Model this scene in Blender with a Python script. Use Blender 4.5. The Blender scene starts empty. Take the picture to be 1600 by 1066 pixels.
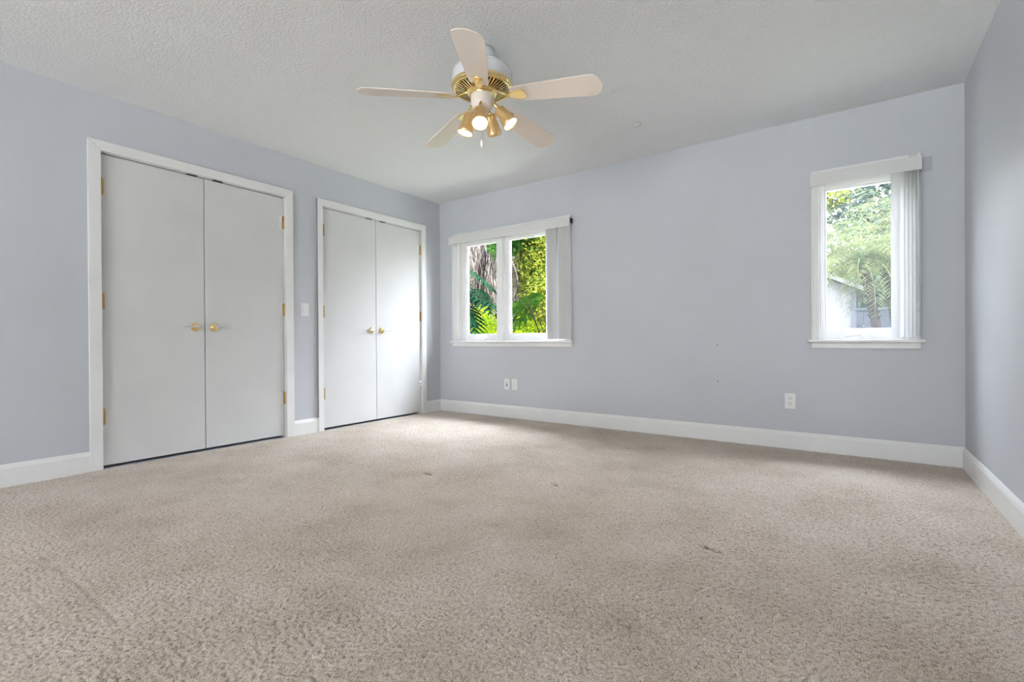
import bpy, math, random
import numpy as np
from mathutils import Vector, Matrix, noise

random.seed(7)
rng = np.random.default_rng(11)
PI = math.pi
scene = bpy.context.scene
COL = scene.collection

# ------------------------------------------------------------------ camera
cam_data = bpy.data.cameras.new('camera')
cam = bpy.data.objects.new('camera', cam_data)
COL.objects.link(cam)
cam_data.sensor_width = 36.0
cam_data.lens = 746.78 / 1600.0 * 36.0
cam_data.clip_start = 0.05
cam_data.clip_end = 200
_r = Vector((0.81546, 0.57878, -0.00588))
_u = Vector((0.00295, 0.00599, 0.99998))
_f = Vector((-0.57880, 0.81546, -0.00318))
m = Matrix((( _r.x, _u.x, -_f.x, 3.9726), (_r.y, _u.y, -_f.y, -4.1293), (_r.z, _u.z, -_f.z, 0.8309), (0, 0, 0, 1)))
cam.matrix_world = m
scene.camera = cam

# ------------------------------------------------------------------ exposure, sky, sun
scene.view_settings.view_transform = 'Standard'
scene.view_settings.look = 'None'
scene.view_settings.gamma = 1.0
scene.view_settings.use_curve_mapping = False
scene.view_settings.exposure = 0.66
SKY = 31.5
world = bpy.data.worlds.new('sky')
scene.world = world
world.use_nodes = True
wn = world.node_tree.nodes
wl = world.node_tree.links
bg = wn['Background']
tc = wn.new('ShaderNodeTexCoord')
sp = wn.new('ShaderNodeSeparateXYZ')
cr = wn.new('ShaderNodeValToRGB')
wl.new(tc.outputs['Generated'], sp.inputs[0])
wl.new(sp.outputs['Z'], cr.inputs[0])
cr.color_ramp.elements[0].position = 0.0
cr.color_ramp.elements[0].color = (0.105, 0.108, 0.114, 1)
cr.color_ramp.elements[1].position = 0.85
cr.color_ramp.elements[1].color = (0.85, 0.92, 1.04, 1)
_e = cr.color_ramp.elements.new(0.32)
_e.color = (0.29, 0.30, 0.325, 1)
wl.new(cr.outputs[0], bg.inputs[0])
bg.inputs[1].default_value = SKY

sun_data = bpy.data.lights.new('sun', 'SUN')
sun_data.energy = 9.0
sun_data.angle = math.radians(1.0)
sun_data.color = (1.0, 0.93, 0.78)
sun = bpy.data.objects.new('sun', sun_data)
COL.objects.link(sun)
sun.rotation_euler = Vector((0.42, 0.55, -0.85)).to_track_quat('-Z', 'Y').to_euler()

W, D, H = 4.561, 8.60, 2.44          # room width, depth behind the window wall, ceiling height
BT = 0.016                           # baseboard thickness


def portal(name, x0, x1, z0, z1, y, face):
    ld = bpy.data.lights.new(name, 'AREA')
    ld.shape = 'RECTANGLE'
    ld.size = x1 - x0
    ld.size_y = z1 - z0
    ld.cycles.is_portal = True
    o = bpy.data.objects.new(name, ld)
    COL.objects.link(o)
    o.location = ((x0 + x1) / 2, y, (z0 + z1) / 2)
    o.rotation_euler = (PI / 2, 0, PI if face < 0 else 0)
    # local -Z looks along face*Y
    d = Vector((0, face, 0))
    o.rotation_euler = d.to_track_quat('-Z', 'Y').to_euler()


RX0, RX1, RZ1 = 1.30, 4.30, 2.20     # unseen glazed opening added behind the camera for fill light
portal('window_portal', 0.271, 1.704, 0.82, 1.985, 0.16, -1)
portal('window_portal', 3.79, 4.29, 0.82, 1.985, 0.16, -1)
portal('window_portal', RX0, RX1, 0.02, RZ1, -D - 0.13, 1)


# ------------------------------------------------------------------ materials
def new_mat(name):
    mt = bpy.data.materials.new(name)
    mt.use_nodes = True
    nt = mt.node_tree
    return mt, nt, nt.nodes, nt.links, nt.nodes['Principled BSDF']


def ramp(nodes, stops):
    r = nodes.new('ShaderNodeValToRGB')
    e = r.color_ramp.elements
    while len(e) < len(stops):
        e.new(0.5)
    for k, (p, c) in enumerate(stops):
        e[k].position = p
        e[k].color = (*c, 1)
    return r


def noise_tex(nodes, links, scale, detail=2, rough=0.5):
    t = nodes.new('ShaderNodeTexCoord')
    n = nodes.new('ShaderNodeTexNoise')
    n.inputs['Scale'].default_value = scale
    n.inputs['Detail'].default_value = detail
    n.inputs['Roughness'].default_value = rough
    links.new(t.outputs['Object'], n.inputs['Vector'])
    return n


def simple(name, color, rough=0.5, metal=0.0, bump=0.0, scale=100, var=0.03, spec=0.5):
    mt, nt, N, L, b = new_mat(name)
    b.inputs['Roughness'].default_value = rough
    b.inputs['Metallic'].default_value = metal
    b.inputs['Specular IOR Level'].default_value = spec
    n = noise_tex(N, L, 3.0, 3)
    c0 = tuple(max(0, c * (1 - var)) for c in color)
    c1 = tuple(min(1, c * (1 + var)) for c in color)
    r = ramp(N, [(0.3, c0), (0.7, c1)])
    L.new(n.outputs['Fac'], r.inputs[0])
    L.new(r.outputs[0], b.inputs['Base Color'])
    if bump:
        n2 = noise_tex(N, L, scale, 3)
        bp = N.new('ShaderNodeBump')
        bp.inputs['Strength'].default_value = bump
        bp.inputs['Distance'].default_value = 0.002
        L.new(n2.outputs['Fac'], bp.inputs['Height'])
        L.new(bp.outputs[0], b.inputs['Normal'])
    return mt


M = {}
M['trim'] = simple('white_semigloss_paint', (0.82, 0.82, 0.81), 0.38, bump=0.04, scale=60)
M['door'] = simple('white_door_paint', (0.68, 0.68, 0.675), 0.42, bump=0.05, scale=45)
M['vinyl'] = simple('white_vinyl', (0.90, 0.90, 0.90), 0.35)
M['valance'] = simple('valance_vinyl', (0.70, 0.70, 0.69), 0.45)
M['plate'] = simple('white_plastic', (0.82, 0.82, 0.81), 0.3)
M['slot'] = simple('dark_slot', (0.03, 0.03, 0.03), 0.6)
M['black'] = simple('black_metal', (0.015, 0.015, 0.015), 0.5)
M['brass'] = simple('polished_brass', (0.90, 0.70, 0.34), 0.18, 1.0, var=0.05)
M['old_brass'] = simple('hinge_brass', (0.52, 0.33, 0.12), 0.38, 1.0, var=0.1)
M['satin_brass'] = simple('satin_brass', (0.90, 0.66, 0.34), 0.32, 0.85, var=0.05)
M['chrome'] = simple('chrome', (0.82, 0.82, 0.83), 0.12, 1.0)
M['fan_white'] = simple('white_enamel', (0.74, 0.75, 0.77), 0.25)
M['fan_hub'] = simple('cream_enamel', (0.88, 0.80, 0.73), 0.3)
M['blade'] = simple('cream_blade', (0.92, 0.83, 0.75), 0.38, var=0.02)
M['fob'] = simple('white_fob', (0.95, 0.95, 0.93), 0.3)
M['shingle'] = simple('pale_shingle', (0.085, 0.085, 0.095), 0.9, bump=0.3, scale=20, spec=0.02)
M['stucco'] = simple('exterior_stucco', (0.72, 0.70, 0.66), 0.9, bump=0.4, scale=80)
M['casing_shade'] = simple('casing_shade_grey', (0.28, 0.28, 0.29), 0.9)
M['closet_dark'] = simple('closet_interior_paint', (0.3, 0.3, 0.3), 0.8)
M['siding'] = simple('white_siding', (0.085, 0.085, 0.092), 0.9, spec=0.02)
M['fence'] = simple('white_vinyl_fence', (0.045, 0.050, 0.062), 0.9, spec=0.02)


def wall_mat(name, color, patch=None):
    mt, nt, N, L, b = new_mat(name)
    b.inputs['Roughness'].default_value = 0.55
    n = noise_tex(N, L, 1.3, 4)
    r = ramp(N, [(0.3, tuple(c * 0.97 for c in color)), (0.7, tuple(c * 1.03 for c in color))])
    L.new(n.outputs['Fac'], r.inputs[0])
    out = r.outputs[0]
    if patch:
        # unpainted rectangle of older, darker paint (object coordinates, metres)
        x0, x1, z0, z1 = patch
        t = N.new('ShaderNodeTexCoord')
        s = N.new('ShaderNodeSeparateXYZ')
        L.new(t.outputs['Object'], s.inputs[0])
        fac = None
        for sock, lo, hi in (('X', x0, x1), ('Z', z0, z1)):
            for op, v in (('GREATER_THAN', lo), ('LESS_THAN', hi)):
                q = N.new('ShaderNodeMath')
                q.operation = op
                q.inputs[1].default_value = v
                L.new(s.outputs[sock], q.inputs[0])
                if fac is None:
                    fac = q.outputs[0]
                else:
                    mm = N.new('ShaderNodeMath')
                    mm.operation = 'MULTIPLY'
                    L.new(fac, mm.inputs[0])
                    L.new(q.outputs[0], mm.inputs[1])
                    fac = mm.outputs[0]
        mx = N.new('ShaderNodeMix')
        mx.data_type = 'RGBA'
        L.new(fac, mx.inputs[0])
        L.new(out, mx.inputs[6])
        mx.inputs[7].default_value = tuple(c * 0.78 for c in color) + (1,)
        out = mx.outputs[2]
    L.new(out, b.inputs['Base Color'])
    n2 = noise_tex(N, L, 140, 3, 0.6)
    bp = N.new('ShaderNodeBump')
    bp.inputs['Strength'].default_value = 0.30
    bp.inputs['Distance'].default_value = 0.002
    L.new(n2.outputs['Fac'], bp.inputs['Height'])
    L.new(bp.outputs[0], b.inputs['Normal'])
    return mt


WALLC = (0.565, 0.582, 0.622)
M['wall'] = wall_mat('blue_grey_wall_paint', WALLC)
M['wall_back'] = wall_mat('blue_grey_wall_paint_patched', WALLC, (4.345, 4.406, 1.915, 2.012))

mt, nt, N, L, b = new_mat('textured_ceiling_paint')
b.inputs['Roughness'].default_value = 0.9
b.inputs['Base Color'].default_value = (0.89, 0.895, 0.905, 1)
n1 = noise_tex(N, L, 70, 4, 0.6)
r1 = ramp(N, [(0.42, (0, 0, 0)), (0.60, (1, 1, 1))])
L.new(n1.outputs['Fac'], r1.inputs[0])
bp = N.new('ShaderNodeBump')
bp.inputs['Strength'].default_value = 0.7
bp.inputs['Distance'].default_value = 0.004
L.new(r1.outputs[0], bp.inputs['Height'])
L.new(bp.outputs[0], b.inputs['Normal'])
M['ceiling'] = mt

# carpet: beige yarn, shade between tufts painted dark; real tufts are in the mesh
mt, nt, N, L, b = new_mat('beige_carpet_yarn')
b.inputs['Roughness'].default_value = 0.95
b.inputs['Specular IOR Level'].default_value = 0.1
b.inputs['Sheen Weight'].default_value = 0.35
b.inputs['Sheen Roughness'].default_value = 0.5
nf = noise_tex(N, L, 260, 2, 0.7)
rf = ramp(N, [(0.28, (0.19, 0.143, 0.098)), (0.46, (0.53, 0.452, 0.375)), (0.70, (0.74, 0.66, 0.575))])
L.new(nf.outputs['Fac'], rf.inputs[0])
nl = noise_tex(N, L, 2.2, 5, 0.62)
rl = ramp(N, [(0.30, (0.78, 0.745, 0.70)), (0.50, (0.97, 0.955, 0.94)), (0.68, (1.07, 1.07, 1.10))])
L.new(nl.outputs['Fac'], rl.inputs[0])
mx = N.new('ShaderNodeMix')
mx.data_type = 'RGBA'
mx.blend_type = 'MULTIPLY'
mx.inputs[0].default_value = 1.0
L.new(rf.outputs[0], mx.inputs[6])
L.new(rl.outputs[0], mx.inputs[7])
# soiled / pulled spots: (x, y, radius)
cur = mx.outputs[2]
tco = N.new('ShaderNodeTexCoord')
nd = noise_tex(N, L, 90, 2)
for sx_, sy_, sr_ in ((3.490, -2.137, 0.011), (3.505, -2.140, 0.010), (3.528, -2.146, 0.010), (3.545, -2.150, 0.009),
                      (1.80, -2.012, 0.016), (1.835, -2.018, 0.014), (2.585, -1.765, 0.015), (2.585, -0.658, 0.016)):
    vd = N.new('ShaderNodeVectorMath')
    vd.operation = 'DISTANCE'
    vd.inputs[1].default_value = (sx_, sy_, 0)
    L.new(tco.outputs['Object'], vd.inputs[0])
    ad = N.new('ShaderNodeMath')
    ad.operation = 'MULTIPLY_ADD'
    ad.inputs[1].default_value = 0.030
    L.new(nd.outputs['Fac'], ad.inputs[0])
    L.new(vd.outputs['Value'], ad.inputs[2])
    lt = N.new('ShaderNodeMapRange')
    lt.inputs['From Min'].default_value = sr_ + 0.013
    lt.inputs['From Max'].default_value = sr_ + 0.017
    lt.inputs['To Min'].default_value = 0.85
    lt.inputs['To Max'].default_value = 0.0
    L.new(ad.outputs[0], lt.inputs['Value'])
    mq = N.new('ShaderNodeMix')
    mq.data_type = 'RGBA'
    L.new(lt.outputs[0], mq.inputs[0])
    L.new(cur, mq.inputs[6])
    mq.inputs[7].default_value = (0.10, 0.065, 0.035, 1)
    cur = mq.outputs[2]
L.new(cur, b.inputs['Base Color'])
bp = N.new('ShaderNodeBump')
bp.inputs['Strength'].default_value = 0.5
bp.inputs['Distance'].default_value = 0.003
L.new(nf.outputs['Fac'], bp.inputs['Height'])
L.new(bp.outputs[0], b.inputs['Normal'])
M['carpet'] = mt


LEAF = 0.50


def leaf_mat(name, stops, scale=9.0, trans=0.45, rough=0.5):
    mt, nt, N, L, b = new_mat(name)
    n = noise_tex(N, L, scale, 3, 0.7)
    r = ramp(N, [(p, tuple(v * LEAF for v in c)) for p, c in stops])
    L.new(n.outputs['Fac'], r.inputs[0])
    N.remove(b)
    b = N.new('ShaderNodeBsdfDiffuse')
    L.new(r.outputs[0], b.inputs[0])
    t = N.new('ShaderNodeBsdfTranslucent')
    L.new(r.outputs[0], t.inputs[0])
    mixs = N.new('ShaderNodeMixShader')
    mixs.inputs[0].default_value = trans
    L.new(b.outputs[0], mixs.inputs[1])
    L.new(t.outputs[0], mixs.inputs[2])
    L.new(mixs.outputs[0], N['Material Output'].inputs[0])
    return mt


M['leaf_bright'] = leaf_mat('yellow_green_leaves', [(0.3, (0.05, 0.13, 0.008)), (0.5, (0.22, 0.36, 0.012)), (0.66, (0.55, 0.56, 0.03))], 6)
M['leaf_fern'] = leaf_mat('fern_leaves', [(0.3, (0.04, 0.12, 0.01)), (0.55, (0.16, 0.28, 0.02)), (0.7, (0.36, 0.42, 0.03))], 6)
M['leaf_dapple'] = leaf_mat('dappled_shrub_leaves', [(0.32, (0.012, 0.045, 0.014)), (0.46, (0.09, 0.15, 0.025)), (0.56, (0.32, 0.34, 0.03)), (0.66, (0.50, 0.44, 0.10)), (0.74, (0.34, 0.34, 0.36))], 8)
M['leaf_green'] = leaf_mat('green_leaves', [(0.3, (0.015, 0.06, 0.015)), (0.6, (0.06, 0.17, 0.03)), (0.75, (0.13, 0.28, 0.03))], 7)
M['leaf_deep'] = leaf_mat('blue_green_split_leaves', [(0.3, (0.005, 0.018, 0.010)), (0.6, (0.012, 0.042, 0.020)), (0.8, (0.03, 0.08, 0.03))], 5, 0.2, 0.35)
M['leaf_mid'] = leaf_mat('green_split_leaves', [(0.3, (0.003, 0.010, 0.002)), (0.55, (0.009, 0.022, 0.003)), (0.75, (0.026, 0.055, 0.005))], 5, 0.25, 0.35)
M['leaf_palm'] = leaf_mat('palm_leaflets', [(0.3, (0.03, 0.055, 0.030)), (0.52, (0.11, 0.135, 0.060)), (0.72, (0.30, 0.27, 0.14))], 4)
M['leaf_far'] = leaf_mat('distant_tree_leaves', [(0.3, (0.05, 0.09, 0.09)), (0.6, (0.10, 0.16, 0.14)), (0.75, (0.20, 0.24, 0.14))], 3)
M['dead'] = leaf_mat('dry_frond_fibre', [(0.3, (0.04, 0.03, 0.025)), (0.5, (0.14, 0.115, 0.10)), (0.7, (0.38, 0.34, 0.30))], 8, 0.2, 0.8)
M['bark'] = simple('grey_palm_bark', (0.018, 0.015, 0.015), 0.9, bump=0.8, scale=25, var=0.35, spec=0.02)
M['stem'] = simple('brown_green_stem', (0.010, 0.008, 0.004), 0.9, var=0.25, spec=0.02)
M['lawn'] = simple('lawn_grass', (0.10, 0.105, 0.07), 0.95, bump=0.5, scale=40, var=0.3)


def glass_mat(name, haze=0.0):
    mt = bpy.data.materials.new(name)
    mt.use_nodes = True
    N, L = mt.node_tree.nodes, mt.node_tree.links
    N.remove(N['Principled BSDF'])
    tr = N.new('ShaderNodeBsdfTransparent')
    tr.inputs[0].default_value = (0.96, 0.97, 0.965, 1)
    gl = N.new('ShaderNodeBsdfGlossy')
    gl.inputs['Roughness'].default_value = 0.02
    fr = N.new('ShaderNodeFresnel')
    fr.inputs[0].default_value = 1.06
    mx = N.new('ShaderNodeMixShader')
    L.new(fr.outputs[0], mx.inputs[0])
    L.new(tr.outputs[0], mx.inputs[1])
    L.new(gl.outputs[0], mx.inputs[2])
    out = mx.outputs[0]
    if haze:
        # translucent haze mixed into the pane, washing out the view
        tl = N.new('ShaderNodeBsdfTranslucent')
        tl.inputs[0].default_value = (0.93, 0.95, 1.0, 1)
        nz = noise_tex(N, L, 3.0, 3)
        rr = ramp(N, [(0.3, (haze * 0.8,) * 3), (0.7, (haze * 1.2,) * 3)])
        L.new(nz.outputs['Fac'], rr.inputs[0])
        m2 = N.new('ShaderNodeMixShader')
        L.new(rr.outputs[0], m2.inputs[0])
        L.new(out, m2.inputs[1])
        L.new(tl.outputs[0], m2.inputs[2])
        out = m2.outputs[0]
    L.new(out, N['Material Output'].inputs[0])
    return mt


M['glass'] = glass_mat('window_glass')
M['glass_hazy'] = glass_mat('hazy_window_glass', 0.009)

mt, nt, N, L, b = new_mat('frosted_lit_bulb')
b.inputs['Base Color'].default_value = (1, 0.95, 0.85, 1)
b.inputs['Emission Color'].default_value = (1.0, 0.80, 0.52, 1)
b.inputs['Emission Strength'].default_value = 45.0
M['bulb'] = mt

mt, nt, N, L, b = new_mat('vane_fabric')
b.inputs['Base Color'].default_value = (0.80, 0.80, 0.805, 1)
b.inputs['Roughness'].default_value = 0.6
nv = noise_tex(N, L, 250, 2)
bp = N.new('ShaderNodeBump')
bp.inputs['Strength'].default_value = 0.2
bp.inputs['Distance'].default_value = 0.001
L.new(nv.outputs['Fac'], bp.inputs['Height'])
L.new(bp.outputs[0], b.inputs['Normal'])
tl = N.new('ShaderNodeBsdfTranslucent')
tl.inputs[0].default_value = (0.8, 0.8, 0.8, 1)
mxs = N.new('ShaderNodeMixShader')
mxs.inputs[0].default_value = 0.35
L.new(b.outputs[0], mxs.inputs[1])
L.new(tl.outputs[0], mxs.inputs[2])
L.new(mxs.outputs[0], N['Material Output'].inputs[0])
M['vane'] = mt


# ------------------------------------------------------------------ mesh helpers
class MB:
    def __init__(s):
        s.v, s.f, s.sm = [], [], []

    def add(s, vs, fs, smooth=False):
        o = len(s.v)
        s.v += [tuple(v) for v in vs]
        s.f += [tuple(o + i for i in f) for f in fs]
        s.sm += [smooth] * len(fs)
        return s

    def box(s, x0, x1, y0, y1, z0, z1):
        vs = [(x, y, z) for x in (x0, x1) for y in (y0, y1) for z in (z0, z1)]
        return s.add(vs, [(0, 1, 3, 2), (4, 6, 7, 5), (0, 4, 5, 1), (2, 3, 7, 6), (0, 2, 6, 4), (1, 5, 7, 3)])

    def prism(s, prof, path, closed=False):
        """prof(k)->list of points at each path station; joins stations"""
        n = len(prof[0])
        o = len(s.v)
        for st in prof:
            s.v += [tuple(p) for p in st]
        for k in range(len(prof) - 1):
            for i in range(n):
                j = (i + 1) % n
                s.f.append((o + k * n + i, o + k * n + j, o + (k + 1) * n + j, o + (k + 1) * n + i))
                s.sm.append(path)
        s.f.append(tuple(o + i for i in range(n))[::-1]); s.sm.append(False)
        s.f.append(tuple(o + (len(prof) - 1) * n + i for i in range(n))); s.sm.append(False)
        return s

    def tube(s, pts, rad, seg=12):
        pts = [Vector(p) for p in pts]
        rads = rad if isinstance(rad, (list, tuple)) else [rad] * len(pts)
        st = []
        up = None
        for k, p in enumerate(pts):
            t = (pts[min(k + 1, len(pts) - 1)] - pts[max(k - 1, 0)]).normalized()
            if up is None:
                up = t.orthogonal().normalized()
            else:
                up = (up - t * up.dot(t)).normalized()
            sd = t.cross(up)
            st.append([p + (up * math.cos(a) + sd * math.sin(a)) * rads[k] for a in (2 * PI * i / seg for i in range(seg))])
        return s.prism(st, True)

    def lathe(s, prof, origin=(0, 0, 0), axis=(0, 0, 1), seg=32, cap=True):
        """prof: list of (radius, height along axis)"""
        o = Vector(origin)
        a = Vector(axis).normalized()
        u = a.orthogonal().normalized()
        w = a.cross(u)
        n = seg
        b = len(s.v)
        for r, h in prof:
            for i in range(n):
                t = 2 * PI * i / n
                s.v.append(tuple(o + a * h + (u * math.cos(t) + w * math.sin(t)) * max(r, 1e-5)))
        for k in range(len(prof) - 1):
            for i in range(n):
                j = (i + 1) % n
                s.f.append((b + k * n + i, b + k * n + j, b + (k + 1) * n + j, b + (k + 1) * n + i))
                s.sm.append(True)
        if cap:
            s.f.append(tuple(b + i for i in range(n))[::-1]); s.sm.append(False)
            e = b + (len(prof) - 1) * n
            s.f.append(tuple(e + i for i in range(n))); s.sm.append(False)
        return s

    def build(s, name, mat, parent=None, bevel=0.0, loc=None, segs=2):
        """verts are given in world coordinates (or relative to loc when relative=True)"""
        if parent is not None:
            off = Vector(OFF[parent.name])
        elif loc is not None:
            off = Vector(loc)
        else:
            off = Vector((0, 0, 0))
        me = bpy.data.meshes.new(name)
        me.from_pydata([tuple(Vector(v) - off) for v in s.v], [], s.f)
        me.polygons.foreach_set('use_smooth', s.sm)
        me.materials.append(M[mat])
        me.validate()
        me.update()
        o = bpy.data.objects.new(name, me)
        COL.objects.link(o)
        if parent is not None:
            o.parent = parent
        else:
            o.location = off
        OFF[o.name] = tuple(off)
        if bevel:
            bv = o.modifiers.new('bevel', 'BEVEL')
            bv.width = bevel
            bv.segments = segs
            bv.limit_method = 'ANGLE'
            bv.angle_limit = math.radians(50)
        return o


OFF = {}


def tag(o, label=None, cat=None, group=None, kind=None):
    if label: o['label'] = label
    if cat: o['category'] = cat
    if group: o['group'] = group
    if kind: o['kind'] = kind
    return o


def empty(name, loc):
    o = bpy.data.objects.new(name, None)
    o.empty_display_size = 0.05
    COL.objects.link(o)
    o.location = loc
    OFF[o.name] = tuple(loc)
    return o


def holed_wall(axis, u0, u1, z0, z1, d0, d1, holes):
    """a wall slab spanning u (x or y) and z, between d0 and d1 on the other axis, with rectangular holes"""
    mb = MB()
    us = sorted({u0, u1, *[h[0] for h in holes], *[h[1] for h in holes]})
    zs = sorted({z0, z1, *[h[2] for h in holes], *[h[3] for h in holes]})

    def solid(i, j):
        if i < 0 or j < 0 or i >= len(us) - 1 or j >= len(zs) - 1:
            return False
        cu, cz = (us[i] + us[i + 1]) / 2, (zs[j] + zs[j + 1]) / 2
        return not any(h[0] < cu < h[1] and h[2] < cz < h[3] for h in holes)

    def P(u, d, z):
        return (u, d, z) if axis == 'x' else (d, u, z)

    for i in range(len(us) - 1):
        for j in range(len(zs) - 1):
            if not solid(i, j):
                continue
            a, c, e, g = us[i], us[i + 1], zs[j], zs[j + 1]
            for d in (d0, d1):
                mb.add([P(a, d, e), P(c, d, e), P(c, d, g), P(a, d, g)], [(0, 1, 2, 3)])
            if not solid(i - 1, j): mb.add([P(a, d0, e), P(a, d1, e), P(a, d1, g), P(a, d0, g)], [(0, 1, 2, 3)])
            if not solid(i + 1, j): mb.add([P(c, d0, e), P(c, d1, e), P(c, d1, g), P(c, d0, g)], [(0, 1, 2, 3)])
            if not solid(i, j - 1): mb.add([P(a, d0, e), P(a, d1, e), P(c, d1, e), P(c, d0, e)], [(0, 1, 2, 3)])
            if not solid(i, j + 1): mb.add([P(a, d0, g), P(a, d1, g), P(c, d1, g), P(c, d0, g)], [(0, 1, 2, 3)])
    return mb


# ------------------------------------------------------------------ room shell
def carpet_floor():
    """dense tufted carpet as real relief"""
    cell = 0.0043
    DF = 4.6
    nx, ny = int(W / cell), int(DF / cell)
    xs = np.linspace(0, W, nx)
    ys = np.linspace(-DF, 0, ny)

    def smooth(a, k):
        for _ in range(k):
            a = (a + np.roll(a, 1, 0) + np.roll(a, -1, 0)) / 3
            a = (a + np.roll(a, 1, 1) + np.roll(a, -1, 1)) / 3
        return a

    t = rng.random((ny, nx))
    t = (t + np.roll(t, 1, 0) + np.roll(t, 1, 1) + np.roll(np.roll(t, 1, 0), 1, 1)) / 4 + 0.35 * smooth(t, 1)
    t = t - smooth(t, 4)
    t = (t - t.mean()) / t.std()
    t2 = smooth(rng.random((ny, nx)), 4)
    t2 = (t2 - t2.mean()) / t2.std()
    big = rng.random((ny // 16 + 2, nx // 16 + 2))
    big = smooth(big, 2)
    big = (big - big.mean()) / big.std()
    yi = np.linspace(0, big.shape[0] - 1.001, ny); xi = np.linspace(0, big.shape[1] - 1.001, nx)
    y0 = yi.astype(int); x0 = xi.astype(int)
    fy = (yi - y0)[:, None]; fx = (xi - x0)[None, :]
    fy = fy * fy * (3 - 2 * fy); fx = fx * fx * (3 - 2 * fx)
    bg_ = (big[y0][:, x0] * (1 - fy) * (1 - fx) + big[y0 + 1][:, x0] * fy * (1 - fx) + big[y0][:, x0 + 1] * (1 - fy) * fx + big[y0 + 1][:, x0 + 1] * fy * fx)
    z = 0.0009 * np.tanh(t) - 0.0034 * np.clip(-t - 0.05, 0, 2.2) ** 1.2 + t2 * 0.0003
    X, Y = np.meshgrid(xs, ys)
    # dents: furniture marks and a ridge where a heavy piece once stood

    def seg(ax, ay, bx, by, w, dep):
        dx, dy = bx - ax, by - ay
        tt = np.clip(((X - ax) * dx + (Y - ay) * dy) / (dx * dx + dy * dy), 0, 1)
        d = np.hypot(X - ax - tt * dx, Y - ay - tt * dy)
        return -dep * np.exp(-(d / w) ** 2)
    z += seg(1.30, -3.86, 1.567, -3.667, 0.010, 0.004)
    z += seg(1.567, -3.667, 1.85, -3.655, 0.010, 0.003)
    z += seg(1.85, -3.655, 2.211, -3.656, 0.010, 0.004)
    z += seg(3.485, -2.135, 3.548, -2.150, 0.009, 0.034)
    z += seg(1.795, -2.01, 1.85, -2.02, 0.012, 0.026)
    z += seg(2.57, -1.76, 2.60, -1.77, 0.011, 0.024)
    z += seg(2.57, -0.655, 2.60, -0.66, 0.011, 0.022)
    z += 0.0005
    v = np.stack([X, Y, z], -1).reshape(-1, 3)
    idx = np.arange(nx * ny).reshape(ny, nx)
    f = np.stack([idx[:-1, :-1], idx[:-1, 1:], idx[1:, 1:], idx[1:, :-1]], -1).reshape(-1, 4)
    nb = len(v)
    v = np.concatenate([v, [[0, -D, 0], [W, -D, 0], [W, -DF, 0], [0, -DF, 0]]])
    f = np.concatenate([f, [[nb, nb + 1, nb + 2, nb + 3]]])
    me = bpy.data.meshes.new('floor')
    me.vertices.add(len(v))
    me.vertices.foreach_set('co', v.ravel())
    me.loops.add(len(f) * 4)
    me.loops.foreach_set('vertex_index', f.ravel())
    me.polygons.add(len(f))
    me.polygons.foreach_set('loop_start', np.arange(0, len(f) * 4, 4))
    me.polygons.foreach_set('loop_total', np.full(len(f), 4))
    me.update(calc_edges=True)
    me.materials.append(M['carpet'])
    o = bpy.data.objects.new('floor', me)
    COL.objects.link(o)
    return o


tag(carpet_floor(), 'beige wall to wall carpet with dents and scuffs', 'carpet', kind='structure')
slab = MB().box(-1.0, W + 0.15, -D - 0.15, 0.15, -0.20, -0.06)
tag(slab.build('trim_5', 'closet_dark'), 'floor slab under the carpet', 'floor slab', kind='structure')

ceil = MB().box(-1.0, W + 0.15, -D - 0.15, 0.15, H, H + 0.12)
tag(ceil.build('ceiling', 'ceiling'), 'pale grey textured ceiling', 'ceiling', kind='structure')

C1 = (-3.140, -1.900, 2.069)         # closet openings: y from, y to, top
C2 = (-1.552, -0.312, 2.067)
wl_mb = holed_wall('y', -D - 0.15, 0.15, -0.07, H, -0.11, 0.0, [(C1[0], C1[1], 0, C1[2]), (C2[0], C2[1], 0, C2[2])])
wl_mb.box(-0.95, -0.80, -D - 0.15, 0.15, -0.07, H)
wl_mb.box(-0.80, -0.11, C1[0] - 0.2, C1[0] - 0.1, -0.07, H)
wl_mb.box(-0.80, -0.11, C2[1] + 0.1, C2[1] + 0.2, -0.07, H)
wl_mb.box(-0.80, -0.11, -1.78, -1.68, -0.07, H)
tag(wl_mb.build('wall_left', 'wall'), 'blue grey wall with two double closets', 'wall', kind='structure')

W1 = (0.271, 1.704, 0.815, 1.985)
W2 = (3.780, 4.290, 0.815, 1.985)
tag(holed_wall('x', 0, W, -0.07, H, 0.0, 0.15, [W1, W2]).build('wall_back', 'wall_back'),
    'blue grey wall with two windows', 'wall', kind='structure')
tag(MB().box(W, W + 0.15, -D - 0.15, 0.15, -0.07, H).build('wall_right', 'wall'),
    'plain blue grey wall at the right edge', 'wall', kind='structure')
tag(holed_wall('x', 0, W, -0.07, H, -D - 0.15, -D, [(RX0, RX1, 0.0, RZ1)]).build('wall_front', 'wall'),
    'wall behind the camera with an added glazed opening', 'wall', kind='structure')


def baseboard(mb, p0, p1, nrm, h=0.130):
    """moulded profile swept from p0 to p1 (2-D points on the wall face)"""
    prof = [(0, -0.01), (BT, -0.01), (BT, h - 0.026), (BT - 0.002, h - 0.022), (BT - 0.003, h - 0.017),
            (BT - 0.006, h - 0.010), (BT - 0.010, h - 0.004), (0.004, h), (0, h)]
    st = []
    for p in (p0, p1):
        st.append([(p[0] + nrm[0] * a, p[1] + nrm[1] * a, z) for a, z in prof])
    mb.prism(st, False)


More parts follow.
